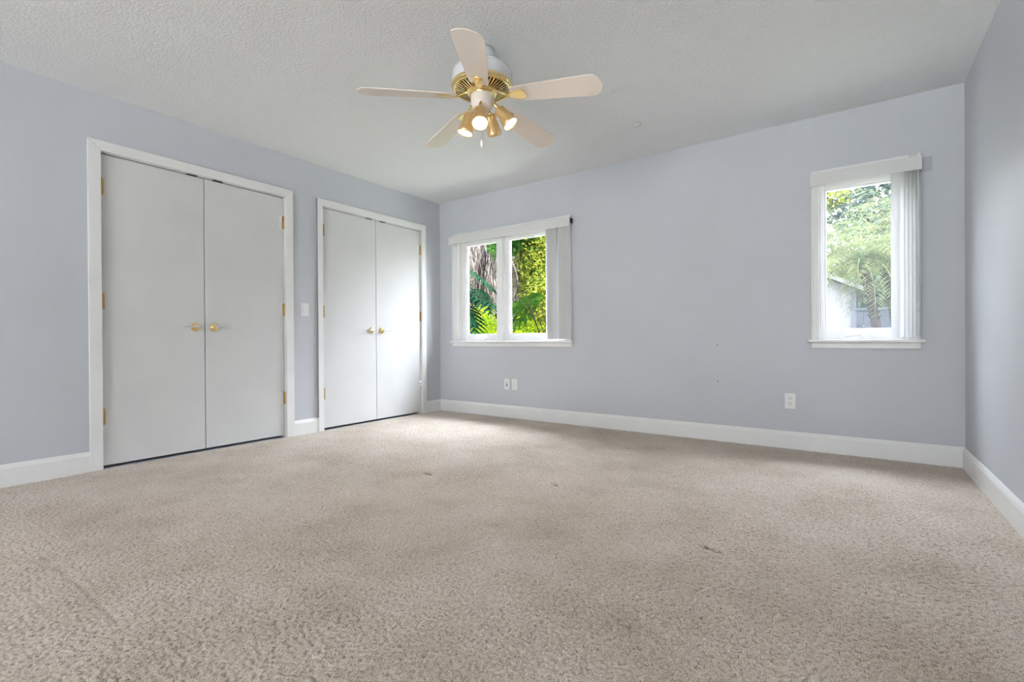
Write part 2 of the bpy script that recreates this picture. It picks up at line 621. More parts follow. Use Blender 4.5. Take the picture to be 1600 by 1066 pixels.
b = MB()
baseboard(b, (0, -D), (0, C1[0] - 0.066), (1, 0))
baseboard(b, (0, C1[1] + 0.066), (0, C2[0] - 0.052), (1, 0))
baseboard(b, (0, C2[1] + 0.062), (0, -BT), (1, 0))
tag(b.build('baseboard_left', 'trim'), 'white baseboard along the closet wall', 'baseboard', kind='structure')
b = MB()
baseboard(b, (0, 0), (W, 0), (0, -1))
tag(b.build('baseboard_back', 'trim'), 'white baseboard below the two windows', 'baseboard', kind='structure')
b = MB()
baseboard(b, (W, -BT), (W, -D), (-1, 0))
tag(b.build('baseboard_right', 'trim'), 'white baseboard along the right wall', 'baseboard', kind='structure')
b = MB()
baseboard(b, (RX1 + 0.07, -D), (W - BT, -D), (0, 1))
tag(b.build('baseboard_front', 'trim'), 'white baseboard behind the camera', 'baseboard', kind='structure')


# ------------------------------------------------------------------ closets
def casing(name, C, o0, o1, top, label, t=0.019):
    """flat mitred door casing with jamb liners"""
    root = empty(name, (0, (o0 + o1) / 2, 0))
    tag(root, label, 'door casing', kind='structure')
    y0, y1, zt = C
    mb = MB()
    for ya, yb, yin, yout in ((o0, y0, y0, o0), (y1, o1, y1, o1)):
        mb.add([(0, yout, 0), (t, yout, 0), (t, yin, 0), (0, yin, 0), (0, yout, top), (t, yout, top), (t, yin, zt), (0, yin, zt)],
               [(0, 1, 2, 3), (0, 4, 5, 1), (1, 5, 6, 2), (2, 6, 7, 3), (3, 7, 4, 0), (4, 7, 6, 5)])
    mb.add([(0, o0, top), (t, o0, top), (t, y0, zt), (0, y0, zt), (0, o1, top), (t, o1, top), (t, y1, zt), (0, y1, zt)],
           [(0, 1, 2, 3), (0, 4, 5, 1), (1, 5, 6, 2), (2, 6, 7, 3), (3, 7, 4, 0), (4, 7, 6, 5)])
    mb.build('casing_board', 'trim', root, bevel=0.003)
    jb = MB()
    jb.box(-0.11, 0.001, y0, y0 + 0.004, 0, zt)
    jb.box(-0.11, 0.001, y1 - 0.004, y1, 0, zt)
    jb.box(-0.11, 0.001, y0 + 0.004, y1 - 0.004, zt - 0.004, zt)
    jb.box(-0.075, -0.052, y0 + 0.004, y0 + 0.014, 0, zt - 0.004)
    jb.box(-0.075, -0.052, y1 - 0.014, y1 - 0.004, 0, zt - 0.004)
    jb.build('door_jamb', 'trim', root)
    if t > 0.02:      # dark strip painting the shade along the left casing board's outer edge
        MB().box(0.0, t - 0.003, o0 - 0.0012, o0 - 0.0002, 0.128, top - 0.004).build('casing_shade_strip', 'casing_shade', root)
    ym = (y0 + y1) / 2
    for s in (-1, 1):
        MB().box(-0.040, 0.002, ym + s * 0.088 - 0.033, ym + s * 0.088 + 0.033, zt - 0.010, zt - 0.003).build('ball_catch', 'black', root)
    return root


def closet_door(name, ya, yb, zt, hinge_side, lever_dir, hinges, kz, label, hmats, xf=-0.014, hx=0.007, hy=0.001):
    """one flush leaf; hinge_side -1: hinged at ya, +1: hinged at yb"""
    root = empty(name, (-0.035, (ya + yb) / 2, 0.02))
    tag(root, label, 'door', kind='structure')
    MB().box(xf - 0.035, xf, ya, yb, 0.020, zt - 0.010).build('door_panel', 'door', root, bevel=0.002)
    yh = ya if hinge_side < 0 else yb
    for (z0, z1), hm in zip(hinges, hmats):
        hg = MB()
        hg.lathe([(0.003, -0.003), (0.006, 0), (0.006, z1 - z0), (0.003, z1 - z0 + 0.004)], (xf + hx, yh + hinge_side * hy, z0), seg=12)
        zz = z0
        hg.box(xf + 0.000, xf + 0.003, yh - 0.004 if hinge_side < 0 else yh - 0.012, yh + 0.012 if hinge_side < 0 else yh + 0.004, z0, z1)
        h = hg.build('door_hinge', hm, root)
        if hinge_side > 0:
            MB().box(xf, xf + 0.0022, yh - 0.036, yh - 0.012, z0, z1).build('hinge_leaf', 'plate', h, bevel=0.002)
    # lever on a round rose
    yk = (yb - 0.062) if hinge_side < 0 else (ya + 0.062)
    ro = MB().lathe([(0.033, 0), (0.033, 0.004), (0.030, 0.010), (0.020, 0.015), (0.013, 0.017), (0.011, 0.042), (0.011, 0.050)], (xf, yk, kz), (1, 0, 0), 32)
    rose = ro.build('handle_rose', 'brass', root)
    d = lever_dir
    lv = MB()
    pts, rad = [], []
    for k in range(11):
        s = k / 10
        pts.append((xf + 0.048 + 0.004 * math.sin(s * PI), yk + d * (-0.008 + 0.108 * s), kz + 0.004 * math.sin(s * PI * 1.1) - 0.001 * s))
        rad.append(0.010 * (1 - s) + 0.0055 * s if s < 0.95 else 0.003)
    lv.tube(pts, rad, 12)
    lv.build('lever', 'chrome', rose)
    return root


casing('trim_1', C1, -3.206, -1.834, 2.137, 'white casing around the large left closet')
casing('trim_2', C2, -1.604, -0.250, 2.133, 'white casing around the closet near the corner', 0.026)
HZ = [(1.795, 1.900), (1.046, 1.150), (0.290, 0.392)]
ob = ['old_brass'] * 3
closet_door('door_1', C1[0] + 0.007, -2.527, C1[2], -1, -1, HZ, 0.938, 'leftmost flat white closet door with brass lever, left leaf of the nearer closet', ob)
closet_door('door_2', -2.522, C1[1] - 0.007, C1[2], 1, 1, HZ, 0.938, 'right leaf of the nearer closet, flat white with brass lever', ob)
closet_door('door_3', C2[0] + 0.007, -0.937, C2[2], -1, -1, HZ, 0.931, 'left leaf of the closet beside the room corner', ob, -0.003, 0.014, -0.006)
closet_door('door_4', -0.932, C2[1] - 0.007, C2[2], 1, 1, HZ, 0.931, 'right leaf of the closet beside the room corner, nearest the window', ['old_brass', 'old_brass', 'chrome'], -0.003, 0.008, 0.0)


# ------------------------------------------------------------------ windows
def window(name, x0, x1, co0, co1, lights, label, glass, crank_x, tall_top=1.985):
    """x0..x1 opening, co0..co1 casing outside; lights: (frame_x0, frame_x1, glass_x0, glass_x1)"""
    root = empty(name, ((x0 + x1) / 2, 0, 0.815))
    tag(root, label, 'window', kind='structure')
    zb, zt = 0.815, tall_top
    t = 0.019
    c = MB()
    c.box(co0, x0 + 0.004, -t, 0, zb, zt + 0.055)
    c.box(x1 - 0.004, co1, -t, 0, zb, zt + 0.055)
    c.box(x0 + 0.004, x1 - 0.004, -t, 0, zt - 0.004, zt + 0.055)
    # raised outer band of the casing
    c.box(co0, co0 + 0.016, -t - 0.006, -t, zb, zt + 0.055)
    c.box(co1 - 0.016, co1, -t - 0.006, -t, zb, zt + 0.055)
    c.build('window_casing', 'trim', root, bevel=0.003)
    s = MB().box(co0 - 0.022, co1 + 0.022, -0.052, 0.10, zb - 0.020, zb + 0.003)
    s.build('window_stool', 'trim', root, bevel=0.007, segs=3)
    s = MB().box(co0 - 0.004, co1 + 0.004, -0.020, 0, zb - 0.062, zb - 0.020)
    s.build('window_apron', 'trim', root, bevel=0.007, segs=3)
    f = MB()
    f.box(x0, x0 + 0.020, -0.004, 0.15, zb + 0.003, zt)
    f.box(x1 - 0.020, x1, -0.004, 0.15, zb + 0.003, zt)
    f.box(x0 + 0.020, x1 - 0.020, -0.004, 0.15, zt - 0.02, zt)
    f.box(x0 + 0.020, x0 + 0.030, 0.028, 0.12, zb + 0.003, zt - 0.02)
    f.box(x1 - 0.034, x1 - 0.020, 0.022, 0.12, zb + 0.003, zt - 0.02)
    f.build('window_frame', 'vinyl', root, bevel=0.002)
    for k, (fx0, fx1, gx0, gx1) in enumerate(lights):
        g0, g1 = 0.884, 1.910
        sh = MB()
        ya, yb = 0.042, 0.085
        sh.box(fx0, gx0, ya, yb, zb + 0.003, zt - 0.02)
        sh.box(gx1, fx1, ya, yb, zb + 0.003, zt - 0.02)
        sh.box(gx0, gx1, ya, yb, zb + 0.003, g0)
        sh.box(gx0, gx1, ya, yb, g1, zt - 0.02)
        # inner glazing bead
        bw = 0.012
        sh.box(gx0, gx0 + bw, ya + 0.012, yb, g0, g1)
        sh.box(gx1 - bw, gx1, ya + 0.012, yb, g0, g1)
        sh.box(gx0 + bw, gx1 - bw, ya + 0.012, yb, g0, g0 + bw)
        sh.box(gx0 + bw, gx1 - bw, ya + 0.012, yb, g1 - bw, g1)
        so = sh.build('window_sash', 'vinyl', root, bevel=0.002)
        MB().box(gx0 + 0.002, gx1 - 0.002, 0.056, 0.060, g0 + 0.002, g1 - 0.002).build('glass_pane', glass, so)
    if len(lights) == 2:
        mm = MB()
        a, b_ = lights[0][1], lights[1][0]
        mm.box(a, b_, 0.034, 0.13, zb + 0.003, zt - 0.02)
        mm.box(a + 0.008, b_ - 0.016, 0.012, 0.034, zb + 0.003, zt - 0.02)
        mm.build('mullion', 'vinyl', root, bevel=0.003)
    # folding crank operator on the bottom rail
    k = MB()
    k.box(crank_x - 0.05, crank_x + 0.05, 0.004, 0.030, zb + 0.003, zb + 0.020)
    k.lathe([(0.012, 0), (0.012, 0.014), (0.008, 0.018)], (crank_x + 0.01, 0.010, zb + 0.018), (0, -0.4, 1), 16)
    k.tube([(crank_x + 0.01, 0.004, zb + 0.036), (crank_x - 0.02, -0.004, zb + 0.034), (crank_x - 0.07, -0.006, zb + 0.028), (crank_x - 0.095, -0.008, zb + 0.026)], [0.007, 0.006, 0.006, 0.008], 10)
    k.build('crank_handle', 'vinyl', root, bevel=0.002)
    return root


w1 = window('window_1', 0.271, 1.704, 0.212, 1.763,
            [(0.291, 0.862, 0.372, 0.812), (0.925, 1.670, 0.972, 1.610)],
            'wider two light window near the closet corner, garden beyond', 'glass', 0.62)
w2 = window('window_2', 3.780, 4.290, 3.737, 4.347, [(3.790, 4.280, 3.815, 4.225)],
            'narrow single light window near the right wall, shed beyond', 'glass_hazy', 4.03)
MB().box(4.00, 4.09, 0.012, 0.029, 0.828, 0.833).build('sash_lock', 'plate', w2)

# unseen glazed door, added behind the camera to brighten the room
pd = empty('added_rear_glazing', ((RX0 + RX1) / 2, -D, 0))
tag(pd, 'unseen glazed opening added behind the camera for fill daylight', 'window', kind='structure')
fr = MB()
xm = (RX0 + RX1) / 2
for a, c in ((RX0, RX0 + 0.05), (RX1 - 0.05, RX1), (xm - 0.035, xm + 0.035)):
    fr.box(a, c, -D - 0.12, -D - 0.03, 0.0, RZ1)
for a, c in ((RX0 + 0.05, xm - 0.035), (xm + 0.035, RX1 - 0.05)):
    fr.box(a, c, -D - 0.12, -D - 0.03, 0.0, 0.06)
    fr.box(a, c, -D - 0.12, -D - 0.03, RZ1 - 0.06, RZ1)
fr.build('window_frame', 'vinyl', pd)
for a, c in ((RX0 + 0.05, xm - 0.035), (xm + 0.035, RX1 - 0.05)):
    MB().box(a, c, -D - 0.08, -D - 0.074, 0.06, RZ1 - 0.06).build('glass_pane', 'glass', pd)


# ------------------------------------------------------------------ vertical blinds
def blind(x0, x1, vanes, label, wand_x, open_end):
    root = empty('vertical_blind', ((x0 + x1) / 2, -0.05, 1.915))
    tag(root, label, 'window blind', group=None)
    v = MB()
    v.box(x0, x1, -0.092, -0.084, 1.913, 2.001)
    v.box(x0, x1, -0.084, -0.0255, 1.992, 2.000)
    vo = v.build('valance', 'valance', root, bevel=0.003)
    MB().box(x0 - 0.004, x0 - 0.0005, -0.090, -0.0255, 1.914, 1.999).build('end_cap', 'vinyl', root)
    if not open_end:
        MB().box(x1 + 0.0005, x1 + 0.004, -0.090, -0.0255, 1.914, 1.999).build('end_cap', 'vinyl', root)
    r = MB().box(x0 + 0.02, x1 - 0.004, -0.066, -0.032, 1.950, 1.990)
    ro = r.build('head_rail', 'vinyl' if not open_end else 'chrome', root, bevel=0.003)
    MB().box(x1 - 0.010, x1 + 0.0015, -0.070, -0.028, 1.946, 1.991).build('rail_end', 'black' if open_end else 'vinyl', root, bevel=0.002)
    for (vx, ang, wd) in vanes:
        mb = MB()
        n = 8
        ca, sa = math.cos(ang), math.sin(ang)
        outer, inner = [], []
        for i in range(n + 1):
            s = (i / n - 0.5) * wd
            bow = 0.006 * (1 - (2 * s / wd) ** 2)
            for lst, th in ((outer, 0.0005), (inner, -0.0005)):
                a_, b_ = s, bow + th
                lst.append((vx + a_ * ca - b_ * sa, -0.060 + a_ * sa + b_ * ca))
        loop = outer + inner[::-1]
        mb.prism([[(x, y, 0.832) for x, y in loop], [(x, y, 1.950) for x, y in loop]], False)
        mb.build('blind_vane', 'vane', root)
    if wand_x:
        MB().tube([(wand_x, -0.075, 1.93), (wand_x + 0.002, -0.078, 1.5), (wand_x, -0.076, 1.05)], 0.0035, 8).build('control_wand', 'fob', root)
        MB().lathe([(0.002, 0), (0.006, 0.004), (0.006, 0.05), (0.003, 0.055)], (wand_x, -0.076, 1.0), (0, 0, 1), 12).build('wand_tip', 'vinyl', root)
    return root


A = math.radians
v1 = [(1.543 + 0.0135 * k, A(14), 0.080) for k in range(4)] + [(1.634, A(84), 0.050)] + [(1.686 + 0.013 * k, A(11), 0.084) for k in range(4)]
blind(0.232, 1.787, v1, 'white vertical blind drawn to the right of the two light window', None, True)
v2 = [(4.213, A(10), 0.046)] + [(4.248 + 0.020 * k, A(-70), 0.046) for k in range(5)]
blind(3.742, 4.342, v2, 'white vertical blind drawn to the right of the narrow window', 4.328, False)


# ------------------------------------------------------------------ wall plates
def plate_back(x0, x1, z0, z1, name, label, cat):
    root = empty(name, ((x0 + x1) / 2, 0, z0))
    tag(root, label, cat)
    p = MB().box(x0, x1, -0.0065, 0, z0, z1).build('cover_plate', 'plate', root, bevel=0.003, segs=3)
    return root, (x0 + x1) / 2, (z0 + z1) / 2


root, cx, cz = plate_back(0.940, 1.010, 0.298, 0.412, 'cable_wall_plate', 'white cable plate with a dark jack below the wide window', 'wall plate')
MB().lathe([(0.0085, 0), (0.0085, 0.004), (0.0055, 0.005), (0.0055, 0.012), (0.003, 0.0125)], (cx, -0.0062, cz - 0.012), (0, -1, 0), 16).build('cable_jack', 'black', root)
MB().box(cx - 0.004, cx + 0.004, -0.0072, -0.0060, cz + 0.004, cz + 0.022).build('jack_slot', 'slot', root)
for dz in (-0.042, 0.042):
    MB().lathe([(0.0035, 0), (0.003, 0.0012)], (cx, -0.0062, cz + dz), (0, -1, 0), 12).build('screw', 'plate', root)


def duplex(x0, x1, z0, z1, label, mat='slot'):
    root, cx, cz = plate_back(x0, x1, z0, z1, 'wall_outlet', label, 'outlet')
    for s in (-1, 1):
        c = cz + s * 0.0195
        fc = MB()
        pts = []
        for i in range(24):
            a = 2 * PI * i / 24
            pts.append((cx + max(-0.0165, min(0.0165, 0.019 * math.cos(a))), c + max(-0.0135, min(0.0135, 0.018 * math.sin(a)))))
        fc.prism([[(x, -0.0060, z) for x, z in pts], [(x, -0.0085, z) for x, z in pts]], False)
        fo = fc.build('receptacle_face', 'plate', root)
        sl = MB()
        sl.box(cx - 0.0085, cx - 0.0055, -0.0089, -0.0080, c - 0.001, c + 0.009)
        sl.box(cx + 0.0055, cx + 0.0085, -0.0089, -0.0080, c, c + 0.008)
        sl.lathe([(0.003, 0), (0.003, 0.0009)], (cx, -0.0080, c - 0.0075), (0, -1, 0), 12)
        sl.build('plug_slots', mat, fo)
    MB().lathe([(0.0032, 0), (0.0028, 0.001)], (cx, -0.0062, cz), (0, -1, 0), 12).build('screw', 'plate', root)
    return root


M['grey_slot'] = simple('painted_over_slot', (0.45, 0.45, 0.45), 0.6)
duplex(1.040, 1.110, 0.298, 0.412, 'white duplex outlet right beside the cable plate', 'grey_slot')
duplex(3.562, 3.634, 0.300, 0.416, 'white duplex outlet alone on the wall below the narrow window')

root = empty('light_switch', (0, -1.720, 1.05))
tag(root, 'white rocker light switch on the wall between the two closets', 'light switch')
MB().box(0, 0.0065, -1.756, -1.684, 1.048, 1.164).build('cover_plate', 'plate', root, bevel=0.003, segs=3)
rk = MB()
rk.add([(0.006, -1.7365, 1.073), (0.006, -1.7035, 1.073), (0.006, -1.7365, 1.139), (0.006, -1.7035, 1.139),
        (0.0125, -1.7365, 1.0735), (0.0125, -1.7035, 1.0735), (0.0072, -1.7365, 1.1385), (0.0072, -1.7035, 1.1385)],
       [(0, 1, 3, 2), (4, 6, 7, 5), (0, 4, 5, 1), (2, 3, 7, 6), (0, 2, 6, 4), (1, 5, 7, 3)])
rk.build('rocker', 'plate', root, bevel=0.001)

# small anchors / nail holes in the back wall
for z, lab in ((0.778, 'small dark nail hole in the back wall, the upper of two'), (0.481, 'small dark nail hole in the back wall, the lower of two')):
    o = MB().lathe([(0.0045, 0), (0.004, 0.0012), (0.001, 0.0005)], (3.087, 0.0002, z), (0, -1, 0), 12).build('wall_anchor', 'slot', loc=(3.087, 0, z))
    tag(o, lab, 'wall anchor')

# little flush sensor on the ceiling
root = empty('ceiling_sensor', (2.665, -0.652, H))
tag(root, 'small flat white ceiling fitting near the back wall, right of the fan', 'ceiling sensor')
MB().lathe([(0.030, 0), (0.030, -0.004), (0.022, -0.007), (0.010, -0.008)], (2.665, -0.652, H), (0, 0, 1), 24).build('mounting_plate', 'fan_white', root)
MB().box(2.640, 2.690, -0.662, -0.642, H - 0.016, H - 0.006).build('sensor_body', 'valance', root, bevel=0.003)


# ------------------------------------------------------------------ ceiling fan
FX, FY = 2.300, -2.045
fan = empty('ceiling_fan', (FX, FY, 2.10))
tag(fan, 'white and brass five blade ceiling fan with four lit spotlights', 'ceiling fan')
O = (FX, FY, 0)
MB().lathe([(0.070, 2.44), (0.070, 2.425), (0.062, 2.400), (0.040, 2.385), (0.022, 2.378)], O, seg=40).build('canopy', 'fan_white', fan)
MB().lathe([(0.016, 2.38), (0.016, 2.33)], O, seg=20).build('downrod', 'fan_white', fan)
MB().lathe([(0.158, 2.232), (0.166, 2.240), (0.168, 2.262), (0.168, 2.300), (0.160, 2.322), (0.138, 2.338), (0.100, 2.348), (0.050, 2.352), (0.030, 2.352)], O, seg=56).build('motor_housing', 'fan_white', fan)
# brass vent ring: outer rim, dark grille bed, radial ribs
vr = MB()
vr.lathe([(0.170, 2.246), (0.172, 2.236), (0.168, 2.226), (0.158, 2.220), (0.148, 2.219), (0.146, 2.226), (0.150, 2.244)], O, seg=64, cap=False)
vr.lathe([(0.086, 2.205), (0.082, 2.198), (0.066, 2.194), (0.060, 2.200), (0.060, 2.212)], O, seg=48, cap=False)
for k in range(44):
    a = 2 * PI * k / 44
    ca, sa = math.cos(a), math.sin(a)
    w_ = 0.0042
    r0, r1, z0, z1 = 0.080, 0.152, 2.200, 2.222
    def q(r, s, z): return (FX + r * ca - s * sa, FY + r * sa + s * ca, z)
    vr.add([q(r0, -w_ * 0.7, z0), q(r0, w_ * 0.7, z0), q(r1, w_, z1), q(r1, -w_, z1), q(r0, -w_ * 0.7, z0 + 0.006), q(r0, w_ * 0.7, z0 + 0.006), q(r1, w_, z1 + 0.006), q(r1, -w_, z1 + 0.006)],
           [(0, 3, 2, 1), (4, 5, 6, 7), (0, 1, 5, 4), (2, 3, 7, 6), (1, 2, 6, 5), (3, 0, 4, 7)])
ring = vr.build('vent_ring', 'brass', fan)
MB().lathe([(0.150, 2.236), (0.085, 2.218), (0.060, 2.216)], O, seg=48).build('vent_bed', 'black', ring)
MB().lathe([(0.060, 2.222), (0.064, 2.196), (0.064, 2.150), (0.060, 2.128), (0.050, 2.116), (0.030, 2.110), (0.012, 2.108)], O, seg=40).build('switch_housing', 'fan_hub', fan)
MB().lathe([(0.066, 2.200), (0.068, 2.192), (0.064, 2.186)], O, seg=40, cap=False).build('brass_band', 'brass', fan)

pitch = math.radians(-13)
outline = [(0.172, 0.042), (0.182, 0.052), (0.30, 0.061), (0.50, 0.071), (0.615, 0.076), (0.636, 0.070), (0.655, 0.048), (0.666, 0.020), (0.668, 0.006)]
loop2 = [(r, w_) for r, w_ in outline] + [(r, -w_) for r, w_ in outline[::-1]]


def blade_pt(r, s, dz, th):
    zc = 2.168 - (r - 0.17) * 0.078
    y = s * math.cos(pitch) - dz * math.sin(pitch)
    z = zc + s * math.sin(pitch) + dz * math.cos(pitch)
    return (FX + r * math.cos(th) - y * math.sin(th), FY + r * math.sin(th) + y * math.cos(th), z)


blade0 = None
TH0 = 5.287
for k in range(5):
    th = TH0 + k * 2 * PI / 5
    mb = MB()
    mb.prism([[blade_pt(r, s, -0.003, th) for r, s in loop2], [blade_pt(r, s, 0.003, th) for r, s in loop2]], False)
    bo = mb.build('fan_blade', 'blade', fan, bevel=0.0015)
    # brass blade iron: arm from the hub, flared plate under the blade root
    ir = MB()
    arm = [(0.075, 2.206), (0.100, 2.196), (0.128, 2.178), (0.150, 2.166)]
    st = []
    for r, z in arm:
        st.append([(FX + r * math.cos(th) - s * math.sin(th), FY + r * math.sin(th) + s * math.cos(th), z + dz)
                   for s, dz in ((-0.010, -0.004), (0.010, -0.004), (0.010, 0.004), (-0.010, 0.004))])
    ir.prism(st, False)
    pl = [(0.140, 0.010), (0.165, 0.016), (0.215, 0.032), (0.238, 0.034), (0.250, 0.024), (0.255, 0.010)]
    lp = [(r, w_) for r, w_ in pl] + [(r, -w_) for r, w_ in pl[::-1]]
    ir.prism([[blade_pt(r, s, -0.0080, th) for r, s in lp], [blade_pt(r, s, -0.0031, th) for r, s in lp]], False)
    ir.build('blade_iron', 'brass', bo, bevel=0.0015)

lamps = [((0.071, -0.109, -0.143), (0.336, -0.368, -0.867)),
         ((0.150, 0.062, -0.106), (0.559, 0.232, -0.796)),
         ((-0.075, -0.062, -0.142), (-0.200, -0.160, -0.965)),
         ((-0.005, 0.119, -0.106), (-0.143, 0.591, -0.794))]
for (mx_, ax) in lamps:
    ax = Vector(ax).normalized()
    mouth = Vector((FX, FY, 2.12)) + Vector(mx_)
    L0 = 0.112
    neck = mouth - ax * L0
    mb = MB()
    mb.lathe([(0.012, 0.0), (0.026, 0.001), (0.031, 0.006), (0.032, 0.040), (0.036, 0.062), (0.041, 0.094), (0.0425, 0.097), (0.0425, 0.112), (0.0400, 0.112), (0.038, 0.098), (0.024, 0.05), (0.010, 0.045)],
             neck, ax, 36)
    lo = mb.build('spotlight', 'satin_brass', fan)
    MB().lathe([(0.037, 0.100), (0.036, 0.104), (0.030, 0.110), (0.018, 0.114), (0.002, 0.116)], neck, ax, 28).build('bulb', 'bulb', lo)
    hub = Vector((FX, FY, 2.135)) + Vector((mx_[0], mx_[1], 0)).normalized() * 0.052
    kn = neck + ax * 0.012 - (mouth - hub).normalized() * 0.0
    arm = MB().tube([hub, (hub + neck) / 2 + Vector((0, 0, 0.012)), neck + ax * 0.004], 0.007, 10)
    arm.lathe([(0.006, -0.012), (0.011, -0.007), (0.013, 0), (0.011, 0.007), (0.006, 0.012)], neck - ax * 0.004, ax, 16)
    arm.build('swivel_arm', 'brass', lo)
pc = MB().tube([(FX + 0.004, FY - 0.01, 2.112), (FX + 0.004, FY - 0.01, 1.94)], 0.0010, 6)
pco = pc.build('pull_chain', 'brass', fan)
MB().lathe([(0.001, 0), (0.005, 0.006), (0.0085, 0.022), (0.0075, 0.034), (0.003, 0.044), (0.001, 0.048)], (FX + 0.004, FY - 0.01, 1.895), (0, 0, 1), 16).build('chain_fob', 'fob', pco)


# ------------------------------------------------------------------ outside
def flat_build(name, V, F, mat, parent=None, loc=(0, 0, 0)):
    me = bpy.data.meshes.new(name)
    me.from_pydata((np.array(V) - np.array(loc)).tolist(), [], F)
    me.materials.append(M[mat])
    me.update()
    o = bpy.data.objects.new(name, me)
    COL.objects.link(o)
    if parent is None:
        o.location = loc
    else:
        o.parent = parent
    OFF[o.name] = tuple(loc)
    return o


def leaf_cloud(clumps, n, size, aspect=0.45, droop=0.3, seed=1):
    """n folded leaves scattered through ellipsoid clumps (cx,cy,cz,rx,ry,rz)"""
    g = np.random.default_rng(seed)
    wts = np.array([c[3] * c[5] * c[4] ** 0.5 for c in clumps]); wts = wts / wts.sum()
    V, F = [], []
    for ci, c in enumerate(clumps):
        m_ = int(n * wts[ci])
        d = g.normal(size=(m_, 3)); d /= np.linalg.norm(d, axis=1)[:, None]
        rad = g.random(m_) ** 0.45
        P = np.array(c[:3]) + d * rad[:, None] * np.array(c[3:])
        az = g.random(m_) * 2 * PI
        el = g.normal(-droop, 0.5, m_)
        t = np.stack([np.cos(az) * np.cos(el), np.sin(az) * np.cos(el), np.sin(el)], 1)
        r = g.normal(size=(m_, 3)); s = np.cross(t, r); s /= np.linalg.norm(s, axis=1)[:, None]
        nn = np.cross(s, t)
        L_ = size * (0.6 + 0.8 * g.random(m_))[:, None]
        w_ = L_ * aspect
        for p, tt, ss, n_, l_, ww in zip(P, t, s, nn, L_, w_):
            o = len(V)
            V += [p, p + tt * l_ * 0.45 + ss * ww * 0.5 + n_ * l_ * 0.08, p + tt * l_ - n_ * l_ * 0.05, p + tt * l_ * 0.45 - ss * ww * 0.5 + n_ * l_ * 0.08]
            F += [(o, o + 1, o + 2), (o, o + 2, o + 3)]
    return V, F


def shrub(name, clumps, n, size, mat, label, cat='shrub', seed=1, aspect=0.45, stems=True, group=None):
    cx = sum(c[0] for c in clumps) / len(clumps); cy = sum(c[1] for c in clumps) / len(clumps)
    root = empty(name, (cx, cy, -0.15))
    tag(root, label, cat, group=group)
    V, F = leaf_cloud(clumps, n, size, aspect, seed=seed)
    flat_build('foliage', V, F, mat, root, (cx, cy, -0.15))
    if stems:
        g = random.Random(seed)
        mb = MB()
        for c in clumps:
            p0 = Vector((cx + g.uniform(-.1, .1), cy + g.uniform(-.1, .1), -0.15))
            p1 = Vector(c[:3])
            pm = (p0 + p1) / 2 + Vector((g.uniform(-.1, .1), g.uniform(-.1, .1), g.uniform(0, .1)))
            mb.tube([p0, pm, p1], [0.03, 0.022, 0.01], 6)
        mb.build('stem', 'bark', root)
    return root


def frond(V, F, base, az, el, length, droop, lw, n=26, width=0.012, twist=0.0):
    """pinnate frond: curved rachis with paired narrow leaflets"""
    p = Vector(base)
    e = el
    ds = length / n
    pts = []
    for i in range(n + 1):
        pts.append((p.copy(), e))
        p = p + Vector((math.cos(az) * math.cos(e), math.sin(az) * math.cos(e), math.sin(e))) * ds
        e -= droop / n
    side = Vector((-math.sin(az), math.cos(az), 0))
    for i in range(n):
        p0, e0 = pts[i]
        p1, _ = pts[i + 1]
        r0 = 0.010 * (1 - i / n) + 0.002
        o = len(V)
        V += [p0 + side * r0, p0 - side * r0, p1 - side * r0 * 0.9, p1 + side * r0 * 0.9]
        F.append((o, o + 1, o + 2, o + 3))
        if i < 2:
            continue
        t = (p1 - p0).normalized()
        up = side.cross(t)
        s = i / n
        ll = lw * math.sin(PI * min(1, 0.12 + s * 0.86)) ** 0.6
        for sg in (-1, 1):
            d = (side * sg * 0.85 + t * 0.55 + up * random.uniform(-0.25, 0.3) + Vector((0, 0, -0.15))).normalized()
            dd = (d + Vector((0, 0, -0.45))).normalized()
            a = p0 + t * random.uniform(0, ds)
            mid = a + d * ll * 0.55
            tip = mid + dd * ll * 0.5
            wv = t * width
            o = len(V)
            V += [a, mid + wv * 0.5, tip, mid - wv * 0.5]
            F += [(o, o + 1, o + 3), (o + 1, o + 2, o + 3)]


def palm(name, base, top, r0, r1, nf, length, lw, mat, label, seed, el_rng=(-0.5, 1.3), cat='palm tree', width=0.012, group=None, nl=26):
    random.seed(seed)
    root = empty(name, base)
    tag(root, label, cat, group=group)
    base, top = Vector(base), Vector(top)
    if r0:
        mb = MB()
        n = 16
        pts, rad = [], []
        for i in range(n + 1):
            s = i / n
            pts.append(base.lerp(top, s) + Vector((0.05 * math.sin(s * 3), 0, 0)))
            rad.append((r0 * (1 - s) + r1 * s) * (1 + 0.10 * (i % 2)))
        mb.tube(pts, rad, 12)
        for i in range(60):           # old leaf bases
            s = random.uniform(0.15, 1.0)
            p = base.lerp(top, s) + Vector((0.05 * math.sin(s * 3), 0, 0))
            a = random.uniform(0, 2 * PI)
            rr = r0 * (1 - s) + r1 * s
            d = Vector((math.cos(a), math.sin(a), 0.9)).normalized()
            q0 = p + Vector((math.cos(a), math.sin(a), 0)) * rr * 0.8
            mb.tube([q0, q0 + d * 0.07], [0.014, 0.004], 5)
        mb.build('trunk', 'bark', root)
    V, F = [], []
    for i in range(nf):
        az = i * 2.39996 + random.uniform(-0.2, 0.2)
        el = el_rng[0] + (el_rng[1] - el_rng[0]) * (i + 0.5) / nf
        frond(V, F, top, az, el, length * random.uniform(0.8, 1.1), random.uniform(1.1, 1.9), lw * random.uniform(0.8, 1.1), nl, width)
    flat_build('fronds', [tuple(v) for v in V], F, mat, root, tuple(base))
    return root


